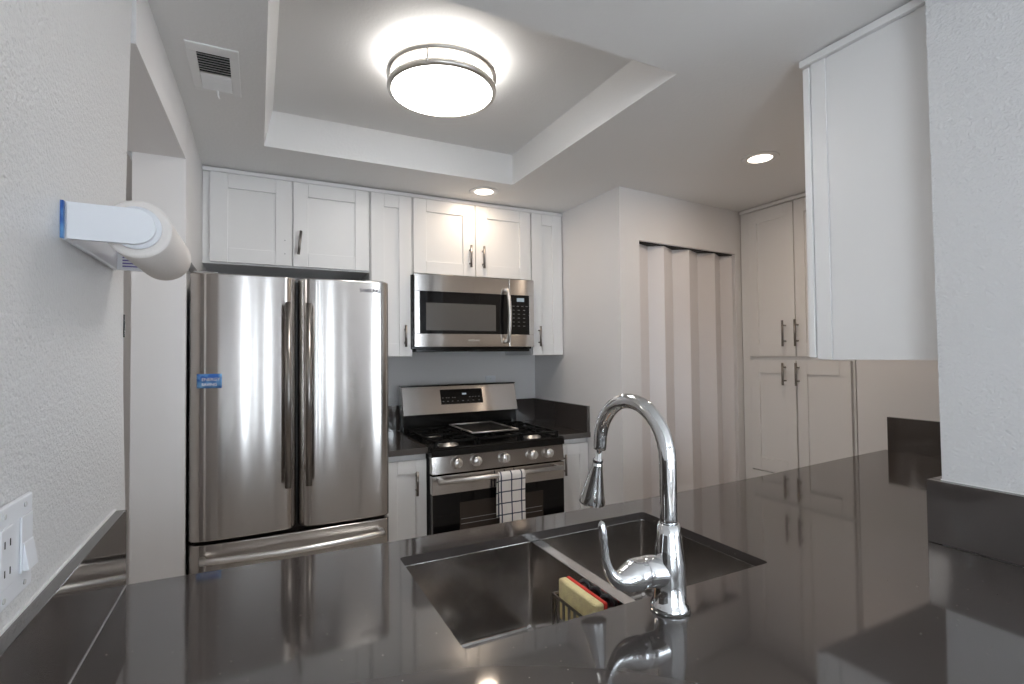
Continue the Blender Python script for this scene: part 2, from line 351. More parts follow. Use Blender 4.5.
for a, b2 in ((-2.222, -1.921), (-1.912, -1.612)): shaker(t, Mp, a, b2, .10, H-.742, .078, .06, .021)
MB().box(2.815, 2.831, 2.226, 2.281, .09, H+.888).build('filler_strip', m_white, t)

# ------------------------------------------------------------------ upper cabinet over the right end of the peninsula
t = thing('wall_cabinet', 'white wall cabinet seen end-on, hung over the right end of the counter', 'cabinet', (2.1, .81, H-.027))
MB().box(1.535, 2.655, .653, .974, H-.026, H+.886).build('cabinet_body', m_white, t, bevel=.001)
e = MB(); e.box(1.5300, 1.5349, .653, .693, H-.026, H+.886); e.box(1.5300, 1.5349, .930, .974, H-.026, H+.886); e.box(1.5335, 1.5345, .693, .926, H-.026, H+.886)
e.build('end_panel', m_white, t, bevel=.0008)
Mr = frame((0, .997, 0), (-1,0,0), (0,-1,0))
for a, b2 in ((-1.905, -1.526), (-2.282, -1.909), (-2.652, -2.286)):
    d = shaker(t, Mr, a, b2, H-.019, H+.880, .07, .07); pull(d, Mr, a+.04, H+.04, H+.17)

# ------------------------------------------------------------------ refrigerator
FX0, FX1, FY = -.2415, .5385, 2.325
t = thing('refrigerator', 'stainless steel french door refrigerator with a bottom freezer drawer', 'refrigerator', (.15, 2.75, 0))
MB().box(FX0+.006, FX1-.006, FY+.085, 3.12, .03, H+.325).build('cabinet_body', mat('fridge_side_grey', (.10,.10,.10), .45), t, bevel=.004)
def door_profile(x0, x1, bulge_c, bw, yb, r0, r1, n=26):
    """front outline of a door panel, rounded at both vertical edges and gently crowned"""
    pts = [(x0, yb)]
    for i in range(n+1):
        u = i/n; x = x0+(x1-x0)*u; a = x-x0; b_ = x1-x; y = 0
        y += 0.012*((x-bulge_c)/bw)**2
        if a < r0: y += r0 - math.sqrt(max(0, r0*r0-(r0-a)**2))
        if b_ < r1: y += r1 - math.sqrt(max(0, r1*r1-(r1-b_)**2))
        pts.append((x, FY+y))
    pts.append((x1, yb)); return pts
def refine(x0, x1, r0, r1):
    xs = [x0+r0*(1-math.cos(k/10*math.pi/2)) for k in range(10)] + [x0+r0+(x1-r1-x0-r0)*k/16 for k in range(17)] + [x1-r1+r1*math.sin(k/10*math.pi/2) for k in range(1, 11)]
    return xs
def door_panel(x0, x1, z0, z1, r0, r1, cx, bw, name, par):
    poly = [(x0, FY+.08)]
    for x in refine(x0, x1, r0, r1):
        a = x-x0; b_ = x1-x; y = 0.010*((x-cx)/bw)**2
        if a < r0: y += r0 - math.sqrt(max(0, r0*r0-(r0-a)**2))
        if b_ < r1: y += r1 - math.sqrt(max(0, r1*r1-(r1-b_)**2))
        if a < .085: y += .016*((.085-a)/.085)**2
        if b_ < .05: y += .008*((.05-b_)/.05)**2
        poly.append((x, FY+min(y, .078)))
    poly.append((x1, FY+.08))
    return MB().prism(poly, z0, z1).build(name, m_steel, par, bevel=.006, seg=3, hard=True)
mid = (FX0+FX1)/2
dl = door_panel(FX0, .1475, H-.722, H+.335, .022, .045, -.06, .22, 'door', t)
dr = door_panel(.1545, FX1, H-.722, H+.335, .045, .020, .36, .22, 'door', t)
fz = door_panel(FX0, FX1, .24, H-.735, .022, .020, mid, .40, 'freezer_drawer', t)
for d, x in ((dl, .112), (dr, .190)):
    m = MB(); z0, z1 = H-.535, H+.222
    m.tube([(x, FY-.052, z0), (x, FY-.052, z1)], .0125, 20)
    m.cyl((x, FY+.02, z0+.05), (x, FY-.05, z0+.05), .010, seg=14); m.cyl((x, FY+.02, z1-.05), (x, FY-.05, z1-.05), .010, seg=14)
    m.build('handle', m_nickel, d)
m = MB(); zz = H-.788; L = [(-.192+.69*k/16, FY-.028-.035*math.sin(math.pi*k/16), zz) for k in range(17)]
m.tube([(-.192, FY+.005, zz)]+L+[(.498, FY+.01, zz)], .0125, 16); m.build('handle', m_silver, fz)
MB().box(FX0+.01, FX1-.01, FY+.05, FY+.08, .06, .232).build('base_grille', m_dark, t)
for x in (FX0+.05, FX1-.06): MB().box(x-.04, x+.045, FY+.055, FY+.13, H+.3255, H+.347).build('hinge_cover', m_grey, t, bevel=.004)
st = MB(); v_ = []; f2 = []; N = 10
for k in range(N+1):
    x = -.2135+.086*k/N; a = x-FX0; y = 0.010*((x+.06)/.22)**2 + (0.022 - math.sqrt(max(0, .022**2-(.022-a)**2)) if a < .022 else 0) + (.016*((.085-a)/.085)**2 if a < .085 else 0) - .0012
    v_ += [(x, FY+y, H-.122), (x, FY+y, H-.066)]
for k in range(N): f2.append((2*k, 2*k+2, 2*k+3, 2*k+1))
st._add(v_, f2, True); so = st.build('sticker', m_stick, dl, label='small blue energy sticker'); so.modifiers.new('s', 'SOLIDIFY').thickness = .0006
text('ENERGY', .017, textM((-.165, FY-.0012, H-.088), (1,0,0)), m_pale, so); text('SAVING', .015, textM((-.170, FY-.0012, H-.108), (1,0,0)), m_trim, so)
text('SAMSUNG', .0215, textM((.452, FY+.0003, H+.291), (1,0,0)), m_ink, dr, sx=.92, bold=.03)

# ------------------------------------------------------------------ over-the-range microwave
t = thing('microwave', 'stainless over-the-range microwave mounted under the lit cabinet', 'microwave', (1.136, 2.95, H+.02))
MX0, MX1, MY = .772, 1.524, 2.74
MB().box(.760, MX1-.004, MY+.031, 3.165, H+.032, H+.449).build('body', m_black, t, bevel=.003)
d = MB()
d.box(MX0, 1.352, MY, MY+.03, H+.357, H+.453); d.box(MX0, 1.352, MY, MY+.03, H+.045, H+.120); d.box(MX0, .803, MY, MY+.03, H+.120, H+.357)
dm = d.build('door', m_steel, t, bevel=.002)
MB().box(.8032, 1.3518, MY-.001, MY+.028, H+.1202, H+.3568).build('window_surround', m_blackglass, dm, bevel=.001)
MB().box(.837, 1.264, MY-.0018, MY-.0011, H+.138, H+.292).build('window_screen', m_mwglass, dm)
m = MB(); m.tube([(1.330, MY, H+.385), (1.330, MY-.025, H+.384)] + [(1.330, MY-.036-.02*math.sin(math.pi*k/12), H+.378-.296*k/12) for k in range(13)] + [(1.330, MY-.025, H+.078), (1.330, MY, H+.077)], .0125, 18, flat=.9)
m.build('handle', m_steel2, dm)
cp = MB(); cp.box(1.3545, MX1, MY+.001, MY+.03, H+.357, H+.453); cp.box(1.3545, MX1, MY+.001, MY+.03, H+.045, H+.118); cp.box(1.491, MX1, MY+.001, MY+.03, H+.118, H+.357)
cp = cp.build('control_panel', m_steel, t, bevel=.002)
kp = MB().box(1.3547, 1.4908, MY, MY+.028, H+.1182, H+.3568).build('keypad', m_blackglass, cp, bevel=.001)
MB().box(1.405, 1.455, MY-.0008, MY-.0002, H+.318, H+.340).build('display', m_screen, kp)
for r_ in range(6):
    for c_ in range(3 if r_ else 4):
        x = 1.382+c_*(.036 if r_ else .030); z = H+.290-r_*.024; MB().box(x-.007, x+.007, MY-.0006, MY-.0001, z-.002, z+.002).build('key_legend', m_legend, kp)
MB().box(MX0+.01, MX1-.03, MY+.01, 3.1, H+.018, H+.0315).build('vent_underside', m_black, t, bevel=.002)
text('SAMSUNG', .016, textM((1.125, MY-.0002, H+.083), (1,0,0)), m_steel2, dm)

# ------------------------------------------------------------------ range
t = thing('gas_range', 'stainless gas range with black cooktop standing below the microwave', 'range', (1.136, 2.75, 0))
X0, X1, RY = .775, 1.545, 2.448
MB().box(X0, X1, RY+.04, 3.03, .03, H-0.510).build('body', m_black, t, bevel=.003)
ct = MB(); ct.box(X0-.002, X1+.002, RY-.002, 3.02, H-0.509, H-.478); ct.box(X0-.002, X1+.002, RY-.002, RY+.03, H-.478, H-.468); ct.box(X0-.002, X0+.014, RY, 3.02, H-.478, H-.468); ct.box(X1-.014, X1+.002, RY, 3.02, H-.478, H-.468)
ck = ct.build('cooktop', m_black, t, bevel=.004)
cpn = MB().hexa([(X0, RY+.002, H-0.598), (X1, RY+.002, H-0.598), (X1, RY+.045, H-0.598), (X0, RY+.045, H-0.598), (X0, RY+.012, H-0.511), (X1, RY+.012, H-0.511), (X1, RY+.045, H-0.511), (X0, RY+.045, H-0.511)]).build('control_panel', m_steel, t, bevel=.002)
for x in (.906, 1.012, 1.174, 1.341, 1.442):
    m = MB(); c0 = (x, RY+.007, H-0.550); ax = (0, -1, .12)
    m.lathe([(.0001, .001), (.0275, .001), (.0275, .006), (.0245, .008), (.0235, .028), (.021, .032), (.0001, .033)], c0, 32, ax)
    k = m.build('knob', m_silver, cpn)
    MB().box(x-.004, x+.004, RY-.036, RY-.02, H-0.568, H-0.528).build('grip', m_silver, k, bevel=.002)
d = MB(); d.box(X0, X1, RY, RY+.04, H-0.699, H-0.606)
od = d.build('oven_door', m_steel, t, bevel=.003)
MB().box(X0+.002, X1-.002, RY+.001, RY+.04, .19, H-0.699).build('glass_front', m_blackglass, od, bevel=.002)
MB().box(.918, 1.406, RY-.0002, RY+.0008, .33, H-0.749).build('oven_window', m_winglass, od)
rk = MB(); [rk.box(.925, 1.398, RY-.0008, RY-.0003, H-z_, H-z_+.0018) for z_ in (.835, .86, .93)]; rk.build('oven_rack', m_grey, od)
m = MB(); zz = H-.628
m.tube([(X0+.02, RY-.043, zz), (X1-.035, RY-.043, zz)], .0125, 18)
m.box(X0+.03, X0+.05, RY-.043, RY, zz-.01, zz+.01); m.box(X1-.065, X1-.045, RY-.043, RY, zz-.01, zz+.01)
m.build('handle', m_steel2, od)
MB().box(X0, X1, RY, RY+.04, .04, .18).build('storage_drawer', m_steel, t, bevel=.003)
# back guard
bgx = MB().hexa([(X0, 3.005, H-.364), (X1-.005, 3.005, H-.364), (X1-.005, 3.10, H-.364), (X0, 3.10, H-.364), (X0, 3.055, H-.194), (X1-.003, 3.055, H-.194), (X1-.003, 3.10, H-.194), (X0, 3.10, H-.194)])
bgo = bgx.build('back_guard', m_steel, t, bevel=.003)
MB().box(X0-.002, X1-.002, 3.052, 3.105, H-.1935, H-.187).build('cap', m_black, bgo)
MB().box(X0+.004, X1-.006, 3.025, 3.095, H-.4775, H-.3645).build('riser', m_black, bgo)
def gy(z): return 3.005+.05*(z+.364)/.170       # front of the leaning steel face
dp = MB().hexa([(1.018, gy(-.308)-.002, H-.308), (1.299, gy(-.308)-.002, H-.308), (1.299, gy(-.308)+.004, H-.308), (1.018, gy(-.308)+.004, H-.308), (1.016, gy(-.218)-.002, H-.218), (1.298, gy(-.218)-.002, H-.218), (1.298, gy(-.218)+.004, H-.218), (1.016, gy(-.218)+.004, H-.218)]).build('display', m_blackglass, bgo)
MB().box(1.160, 1.188, gy(-.248)-.0035, gy(-.248)+.002, H-.253, H-.243).build('clock', m_screen, dp)
for r_, row in enumerate(((1.03,1.055,1.07,1.095,1.11,1.21,1.23,1.25,1.272),(1.032,1.062,1.092,1.128,1.162,1.196,1.232,1.272))):
    for x in row: z = -.268-r_*.022; MB().box(x-.005, x+.005, gy(z)-.0030, gy(z), H+z-.0022, H+z+.0022).build('key_legend', m_legend, dp)
# burners, grates, griddle
for x, y in ((.905, 2.58), (.905, 2.86), (1.157, 2.72), (1.41, 2.58), (1.41, 2.86)):
    m = MB(); m.lathe([(.055, 0), (.052, .006), (.040, .009), (.038, .018), (.0001, .018)], (x, y, H-.478), 32)
    bo = m.build('burner', m_steel2, ck)
    m = MB(); m.lathe([(.034, .0185), (.034, .026), (.030, .028), (.0001, .028)], (x, y, H-.478), 32); m.build('burner_cap', m_iron, bo)
def grate(x0, x1, y0, y1):
    m = MB(); z0, z1 = H-.449, H-.437; w_ = .009
    m.box(x0, x1, y0, y0+w_*1.3, z0, z1); m.box(x0, x1, y1-w_*1.3, y1, z0, z1); m.box(x0, x0+w_*1.3, y0, y1, z0, z1); m.box(x1-w_*1.3, x1, y0, y1, z0, z1)
    ym = (y0+y1)/2; m.box(x0, x1, ym-w_/2, ym+w_/2, z0, z1)
    xm = (x0+x1)/2
    for cy_ in ((y0+ym)/2, (y1+ym)/2):
        m.box(x0, xm-.03, cy_-w_/2, cy_+w_/2, z0, z1+.002); m.box(xm+.03, x1, cy_-w_/2, cy_+w_/2, z0, z1+.002)
        m.box(xm-w_/2, xm+w_/2, cy_+.03, cy_+.07, z0, z1+.002); m.box(xm-w_/2, xm+w_/2, cy_-.07, cy_-.03, z0, z1+.002)
    for x in (x0, x1-.014):
        for y in (y0, ym-.007, y1-.014): m.box(x, x+.014, y, y+.014, H-.4775, z0)
    return m.build('grate', m_iron, ck, bevel=.0015)
grate(.793, 1.025, 2.478, 2.978); grate(1.032, 1.284, 2.478, 2.978); grate(1.291, 1.526, 2.478, 2.978)
g = MB(); gx0, gx1, gy0, gy1, gz = 1.045, 1.320, 2.575, 2.95, H-.4345
g.box(gx0, gx1, gy0, gy1, gz, gz+.006)
gr = tag(g.build('griddle', m_iron, None, bevel=.002), 'black flat griddle plate resting across the middle burner grate', 'griddle')
m = MB(); rr = [(gx0, gy0), (gx1, gy0), (gx1, gy1), (gx0, gy1)]
for i in range(4):
    a, b2 = rr[i], rr[(i+1)%4]; m.cyl((a[0], a[1], gz+.009), (b2[0], b2[1], gz+.009), .005, seg=10)
m.build('raised_rim', m_steel2, gr)

# dish towel over the oven handle
def towel():
    bm = bmesh.new(); uv = bm.loops.layers.uv.new('UVMap'); x0, x1 = 1.112, 1.262; n = 22
    yh, zh, r_ = RY-.043, H-.628, .0170
    path = []
    for k in range(15): path.append((yh-r_-.002*math.sin(k*.5), H-.90+(zh-(H-.90))*k/14))
    for k in range(1, 9): a = math.pi-math.pi*k/9; path.append((yh+r_*math.cos(a), zh+r_*math.sin(a)))
    for k in range(12): path.append((yh+r_, zh-.22*k/11))
    d = [0]
    for i in range(1, len(path)): d.append(d[-1]+math.dist(path[i], path[i-1]))
    g = []
    for i in range(n+1):
        u = i/n; x = x0+(x1-x0)*u; row = []
        for j, (y, z) in enumerate(path):
            fold = .0035*math.sin(u*11)*(1 if j < 15 else .3)*(1-min(1, j/15)*.6)
            row.append(bm.verts.new((x+.003*math.sin(j*.35)*(.5-u), y-abs(fold) if j < 15 else y, z+.004*(u-.5)*(1 if j < 3 else 0))))
        g.append(row)
    for i in range(n):
        for j in range(len(path)-1):
            f = bm.faces.new((g[i][j], g[i+1][j], g[i+1][j+1], g[i][j+1])); f.smooth = True
            for l, (a, b2) in zip(f.loops, ((i,j),(i+1,j),(i+1,j+1),(i,j+1))): l[uv].uv = (a/n*(x1-x0), d[b2])
    me = bpy.data.meshes.new('dish_towel'); off = Vector((1.2, yh, H-.90))
    bmesh.ops.translate(bm, verts=bm.verts, vec=-off); bm.to_mesh(me); bm.free(); me.materials.append(m_towel)
    o = bpy.data.objects.new('dish_towel', me); C.objects.link(o); o.location = off
    sd = o.modifiers.new('s', 'SOLIDIFY'); sd.thickness = .003; sd.offset = 0
    return tag(o, 'white dish towel with navy window-pane checks draped over the oven handle', 'towel')
towel()

# ------------------------------------------------------------------ base cabinets and worktops beside the range
Mbb = frame((0, 2.52, 0), (1,0,0), (0,1,0))
t = thing('base_cabinet', 'narrow white shaker base cabinet between refrigerator and range', 'cabinet', (.66, 2.85, 0), 'white base cabinets beside the range')
MB().box(.56, .770, 2.54, 3.165, .09, H-.497).build('cabinet_body', m_white, t, bevel=.001); MB().box(.565, .765, 2.60, 3.16, 0, .089).build('toe_kick', m_dark, t)
d = shaker(t, Mbb, .563, .767, .10, H-.528, .065, .055); pull(d, Mbb, .712, H-.700, H-.580)
t = thing('base_cabinet', 'narrow white shaker base cabinet right of the range against the wall', 'cabinet', (1.64, 2.85, 0), 'white base cabinets beside the range')
MB().box(1.552, 1.762, 2.54, 3.165, .09, H-.497).build('cabinet_body', m_white, t, bevel=.001); MB().box(1.555, 1.758, 2.60, 3.16, 0, .089).build('toe_kick', m_dark, t)
d = shaker(t, Mbb, 1.554, 1.757, .10, H-.528, .065, .055); pull(d, Mbb, 1.585, H-.700, H-.580)
t = thing('countertop', 'short dark quartz worktop left of the range', 'countertop', (.65, 2.83, H-.496), 'dark quartz worktops beside the range')
MB().box(.548, .772, 2.50, 3.168, H-.4965, H-.466).build('slab', m_quartz, t, bevel=.0015); MB().box(.548, .86, 3.148, 3.168, H-.4655, H-.312).build('backsplash', m_quartz, t, bevel=.001)
t = thing('countertop', 'dark quartz worktop with corner backsplash right of the range', 'countertop', (1.65, 2.83, H-.496), 'dark quartz worktops beside the range')
MB().box(1.549, 1.764, 2.50, 3.168, H-.4965, H-.466).build('slab', m_quartz, t, bevel=.0015)
MB().box(1.49, 1.744, 3.148, 3.168, H-.4655, H-.312).build('backsplash', m_quartz, t, bevel=.001); MB().box(1.745, 1.764, 2.505, 3.168, H-.4655, H-.312).build('side_splash', m_quartz, t, bevel=.001)

t = thing('cover_plate', 'blank white wall plate behind the top of the range', 'wall plate', (1.417, 3.165, H-.20))
MB().box(1.380, 1.454, 3.163, 3.1695, H-.245, H-.145).build('plate', m_plastic, t, bevel=.002)
for z_ in (H-.165, H-.225): MB().cyl((1.417, 3.1615, z_), (1.417, 3.163, z_), .003, seg=10).build('screw', m_pale, t)

# ------------------------------------------------------------------ peninsula counter
ZC = H-.466
pen = thing('countertop', 'long polished dark quartz counter across the foreground holding the sink', 'countertop', (1.0, .8, ZC-.02))
outer = [(-.2615,.12),(1.463,.12),(1.463,.669),(2.638,.669),(2.638,1.365),(2.245,1.342),(1.7,1.300),(1.17,1.278),(.3,1.286),(-.2615,1.303)]
sx0, sx1, sy0, sy1, cr_ = .292, 1.012, .764, 1.176, .010
def rrect(x0, x1, y0, y1, r_, n=5):
    out = []
    for (cx, cy_, a0) in ((x1-r_, y1-r_, 0), (x0+r_, y1-r_, 90), (x0+r_, y0+r_, 180), (x1-r_, y0+r_, 270)):
        for k in range(n+1): a = R(a0+90*k/n); out.append((cx+r_*math.cos(a), cy_+r_*math.sin(a)))
    return out
bm = bmesh.new(); es = []
for loop in (outer, rrect(sx0, sx1, sy0, sy1, cr_)):
    vs_ = [bm.verts.new((x, y, ZC)) for x, y in loop]
    es += [bm.edges.new((vs_[i], vs_[(i+1)%len(vs_)])) for i in range(len(vs_))]
bmesh.ops.triangle_fill(bm, use_beauty=True, use_dissolve=False, edges=es)
ret = bmesh.ops.extrude_face_region(bm, geom=list(bm.faces)); bmesh.ops.translate(bm, verts=[v for v in ret['geom'] if isinstance(v, bmesh.types.BMVert)], vec=(0,0,-.022))
q = MB(); q.bm.free(); q.bm = bm; q.build('slab', m_quartz, pen)
MB().box(-.2615, -.241, .12, 1.302, ZC+.0005, H-.312).build('backsplash', m_quartz, pen, bevel=.001)
MB().box(1.463, 1.4845, .33, .669, ZC+.0005, H-.316).build('backsplash', m_quartz, pen, bevel=.001)
MB().box(1.4852, 2.637, .6475, .669, ZC+.0005, H-.316).build('backsplash', m_quartz, pen, bevel=.001)
MB().box(2.638, 2.6595, .67, 1.356, ZC-.022, H-.312).build('backsplash', m_quartz, pen, bevel=.001)
MB().box(-.2618, -.2585, .12, 1.302, H-.3118, H-.3085).build('caulk_bead', m_trim, pen, label='white caulk line')
MB().box(1.4815, 1.4845, .33, .647, H-.3158, H-.3125).build('caulk_bead', m_trim, pen, label='white caulk line')
MB().box(-.241, -.2395, .12, 1.30, ZC+.0002, ZC+.0015).build('seam_bead', m_grey, pen)

# cabinet run below the counter: open carcass of panels
def run(lab, x0, x1, y0, divs, doors, loc):
    t = thing('base_cabinet', lab, 'cabinet', loc)
    c = MB(); c.box(x0, x1, y0, y0+.02, 0, ZC-.024)
    for x in divs: c.box(x, x+.018, y0+.02, 1.20, .09, ZC-.024)
    c.box(x0, x1, y0+.02, 1.20, .09, .108); c.build('cabinet_body', m_white, t)
    for a, b2 in doors:
        d = shaker(t, Mk, a, b2, .10, ZC-.03, .07, .07); pull(d, Mk, b2-.04, .70, .83)
    MB().box(x0+.005, x1-.005, 1.12, 1.14, 0, .089).build('toe_kick', m_dark, t)
Mk = frame((0, 1.222, 0), (-1,0,0), (0,-1,0))
run('white base cabinet below the sink under the long foreground counter', -.255, 1.478, .45, (-.255, .22, 1.06, 1.46), ((-.215, .25), (-.635, -.225), (-1.065, -.645), (-1.47, -1.08)), (.6, .85, 0))
run('white base cabinet under the right-hand end of the long counter', 1.488, 2.63, .672, (1.488, 2.05, 2.612), ((-2.05, -1.495), (-2.62, -2.06)), (2.05, .95, 0))

# ------------------------------------------------------------------ sink
sk = thing('sink', 'double bowl undermount stainless sink set into the dark counter', 'sink', (.65, .97, ZC-.26))
SZ = ZC-.0225
def basin(x0, x1, y0, y1, zb):
    m = MB(); loops = []
    for (ins, z, r_) in ((0, SZ, .012), (.0, SZ-.004, .012), (.002, zb+.016, .012), (.0035, zb+.008, .013), (.008, zb+.002, .016), (.016, zb, .022)):
        loops.append([(x, y, z) for x, y in rrect(x0+ins, x1-ins, y0+ins, y1-ins, r_, 6)])
    vs_ = [p_ for l in loops for p_ in l]; n = len(loops[0])
    fs = [(i*n+k, i*n+(k+1)%n, (i+1)*n+(k+1)%n, (i+1)*n+k) for i in range(len(loops)-1) for k in range(n)]
    fs.append(tuple((len(loops)-1)*n+k for k in range(n)))
    m._add(vs_, fs, True); o = m.build('basin', m_sink, sk); sd = o.modifiers.new('s', 'SOLIDIFY'); sd.thickness = .0014; sd.offset = 0
    cx, cy_ = (x0+x1)/2, (y0+y1)/2
    m = MB(); m.lathe([(.056, .0012), (.054, .003), (.044, .0025), (.038, -.002), (.0001, -.002)], (cx, cy_, zb), 32); m.build('drain', m_chrome, o)
basin(.296, .641, .766, 1.184, H-.712); basin(.667, 1.018, .766, 1.184, H-.712)
dv = MB(); dv.box(.6405, .6675, .772, 1.184, SZ-.006, SZ-.0005); dv.build('divider', m_sink, sk, bevel=.002)
fl = MB()
fl.box(.28, 1.032, 1.1845, 1.20, SZ-.002, SZ-.0003); fl.box(.28, 1.032, .755, .7715, SZ-.002, SZ-.0003); fl.box(.28, .2955, .7715, 1.1845, SZ-.002, SZ-.0003); fl.box(1.0165, 1.032, .7715, 1.1845, SZ-.002, SZ-.0003)
fl.build('rim', m_sink, sk)

# ------------------------------------------------------------------ faucet
fx, fy = .674, .7135
t = thing('faucet', 'chrome gooseneck pull-down kitchen faucet standing behind the sink', 'faucet', (fx, fy, ZC))
m = MB(); m.lathe([(.0001, 0), (.0355, 0), (.0355, .006), (.033, .011), (.0295, .016), (.0285, .05), (.028, .085), (.025, .110), (.0215, .135), (.0200, .150), (.0190, .1505), (.0190, .153), (.0160, .1535)], (fx, fy, ZC+.0005), 56)
m.build('body', m_chrome, t)
yc = .8165; rr_ = yc-fy; zc = H-.200
path = [(fx, fy, ZC+.145)] + [(fx, fy, ZC+.145+(zc-ZC-.145)*k/6) for k in range(1, 7)]
for k in range(1, 19): a = math.pi-math.pi*k/18; path.append((fx, yc+rr_*math.cos(a), zc+rr_*math.sin(a)))
e0 = path[-1]; path += [(fx, e0[1]+.001, e0[2]-.005), (fx, e0[1]+.002, e0[2]-.010)]
m = MB(); m.tube(path, [.0155]*(len(path)-6)+[.015, .0148, .0145, .0142, .014, .0138], 32); m.build('spout', m_chrome, t)
ne = Vector(path[-1]); dirv = Vector((0, .25, -.97)).normalized()
sh = thing  # spray head with its collar and dark joint
m = MB(); a = ne; L = [(0.0, .0070), (.022, .0070), (.023, .0098), (.034, .0105), (.036, .0118), (.040, .0122), (.044, .0125), (.072, .0180), (.102, .0240), (.124, .0290), (.128, .0290)]
hd = MB(); hd.tube([a+dirv*d_ for d_, _ in L], [r_ for _, r_ in L], 32); hdo = hd.build('spray_head', m_chrome, t)
hd = MB(); hd.tube([a+dirv*.0255, a+dirv*.0315], .0112, 24); hd.build('rubber_ring', m_rubber, hdo)
hd = MB(); hd.tube([a+dirv*.128, a+dirv*.1295], .026, 24); hd.build('nozzle', m_grey, hdo)
m = MB()
hp = [(fx, fy+.004, ZC+.064), (fx-.03, fy+.008, ZC+.069), (fx-.045, fy+.010, ZC+.070), (fx-.050, fy+.011, ZC+.070), (fx-.068, fy+.012, ZC+.069), (fx-.088, fy+.013, ZC+.066), (fx-.108, fy+.013, ZC+.069), (fx-.123, fy+.013, ZC+.082), (fx-.133, fy+.013, ZC+.104), (fx-.136, fy+.013, ZC+.130), (fx-.139, fy+.013, ZC+.152), (fx-.141, fy+.013, ZC+.170), (fx-.142, fy+.013, ZC+.176)]
hr = [.0270, .0280, .0280, .0268, .0280, .0235, .0155, .0100, .0080, .0075, .0080, .0060, .0010]
# smooth the path
def cr(P, n=5):
    out = []; 
    for i in range(len(P)-1):
        p0, p1, p2, p3 = [Vector(P[min(max(j,0),len(P)-1)]) for j in (i-1,i,i+1,i+2)]
        for k in range(n):
            u = k/n; out.append(.5*((2*p1)+(-p0+p2)*u+(2*p0-5*p1+4*p2-p3)*u*u+(-p0+3*p1-3*p2+p3)*u**3))
    out.append(Vector(P[-1])); return out
hps = cr(hp); hrs = [v.x for v in cr([(r_, 0, 0) for r_ in hr])]
m.tube(hps, [max(.001, r_) for r_ in hrs], 28); m.build('lever_handle', m_chrome, t)

# ------------------------------------------------------------------ sponge, caddy, scrubber
cad = thing('sponge_caddy', 'dark slotted sponge caddy hanging on the sink divider in the left bowl', 'caddy', (.60, .875, ZC-.16))
m = MB(); z0, z1 = ZC-.150, ZC-.046
for k in range(8):
    y = .805+k*.0205; m.box(.5655, .5685, y-.003, y+.003, z0, z1)
    m.box(.5655, .634, y-.002, y+.002, z0, z0+.003)
m.box(.5655, .5685, .800, .952, z1-.005, z1); m.box(.5655, .5685, .800, .952, z0, z0+.005)
for y in (.800, .949): m.box(.5655, .634, y, y+.003, z1-.005, z1); m.box(.5655, .634, y, y+.003, z0, z0+.005); m.box(.565, .568, y, y+.003, z0, z1)
m.box(.6355, .6385, .83, .92, z0, ZC-.03); m.box(.634, .636, .80, .952, z0, z0+.005); m.box(.634, .636, .80, .952, z1-.005, z1)
m.build('basket', m_nickel, cad)
sp = thing('sponge', 'yellow and red dish sponge standing in the caddy inside the left bowl', 'sponge', (.585, .875, ZC-.10))
MB().box(.5765, .5965, .806, .944, ZC-.100, ZC-.014).build('foam', m_sponge, sp, bevel=.005, seg=3)
MB().box(.5967, .6045, .8065, .9435, ZC-.100, ZC-.014).build('scouring_layer', m_red, sp, bevel=.003)
m = MB(); P = []
for k in range(120):
    u = k/119; a = u*2*math.pi*3; P.append((.620+.009*math.cos(a), .825+.115*u, ZC-.034+.017*math.sin(a)))
m.tube(P, .0045, 10)
P = [(.620+.006*math.sin(k), .82+.11*k/12, ZC-.075-.008*math.cos(k*1.7)) for k in range(13)]; m.tube(cr(P, 4), .005, 8)
tag(m.build('scrubber', m_rubber, None), 'black coiled scrubber tucked between sponge and sink divider', 'scrubber')

# ------------------------------------------------------------------ paper towel holder on the left wall
hx = -.262
t = thing('paper_towel_holder', 'white plastic paper towel holder screwed to the left wall', 'towel holder', (hx, 1.12, H+.18))
MB().box(hx+.0005, hx+.008, .972, 1.278, H+.178, H+.236).build('wall_bracket', m_plastic, t, bevel=.002)
MB().box(hx+.0003, hx+.004, .9650, .9715, H+.179, H+.235).build('adhesive_backing', m_stick, t, label='blue adhesive edge')
def arm(y0, y1, name):
    zc_, r_ = H+.2055, .0275; poly = [(hx+.008, H+.1785), (-.170, H+.1775)]
    for k in range(13): a = R(-90+180*k/12); poly.append((-.172+r_*math.cos(a), zc_+r_*math.sin(a)))
    poly += [(hx+.008, H+.234)]
    m = MB(Matrix(((1,0,0,0),(0,0,1,0),(0,1,0,0),(0,0,0,1)))); m.prism(poly, y0, y1); return m.build(name, m_plastic, t, bevel=.002)
arm(.966, .976, 'arm'); a2 = arm(1.268, 1.278, 'arm')
m = MB(); m.lathe([(.0001, 0), (.033, 0), (.034, .002), (.033, .008), (.0001, .008)], (-.172, .9765, H+.2055), 40, (0,1,0)); m.build('hub', m_plastic, t)
m = MB()
for i, z in enumerate((.204, .198, .192, .186)): m.box(-.245, -.245+.030-.004*(i%2), 1.2672, 1.2678, H+z-.0015, H+z+.0010)
m.box(-.205, -.196, 1.2672, 1.2678, H+.184, H+.205); m.build('label_print', m_purple, a2)
rl = thing('paper_towel_roll', 'white paper towel roll held in the wall holder on the left', 'paper towels', (-.172, 1.12, H+.15))
m = MB(); m.lathe([(.020, .003), (.040, .0), (.0455, .0015), (.0465, .005), (.0465, .270), (.044, .277), (.020, .278)], (-.172, .9855, H+.2055), 64, (0,1,0)); m.build('paper', m_paper, rl)
m = MB(); m.lathe([(.019, .001), (.0205, .001), (.0205, .279), (.019, .279), (.019, .001)], (-.172, .9855, H+.2055), 40, (0,1,0)); m.build('cardboard_core', m_beige, rl)

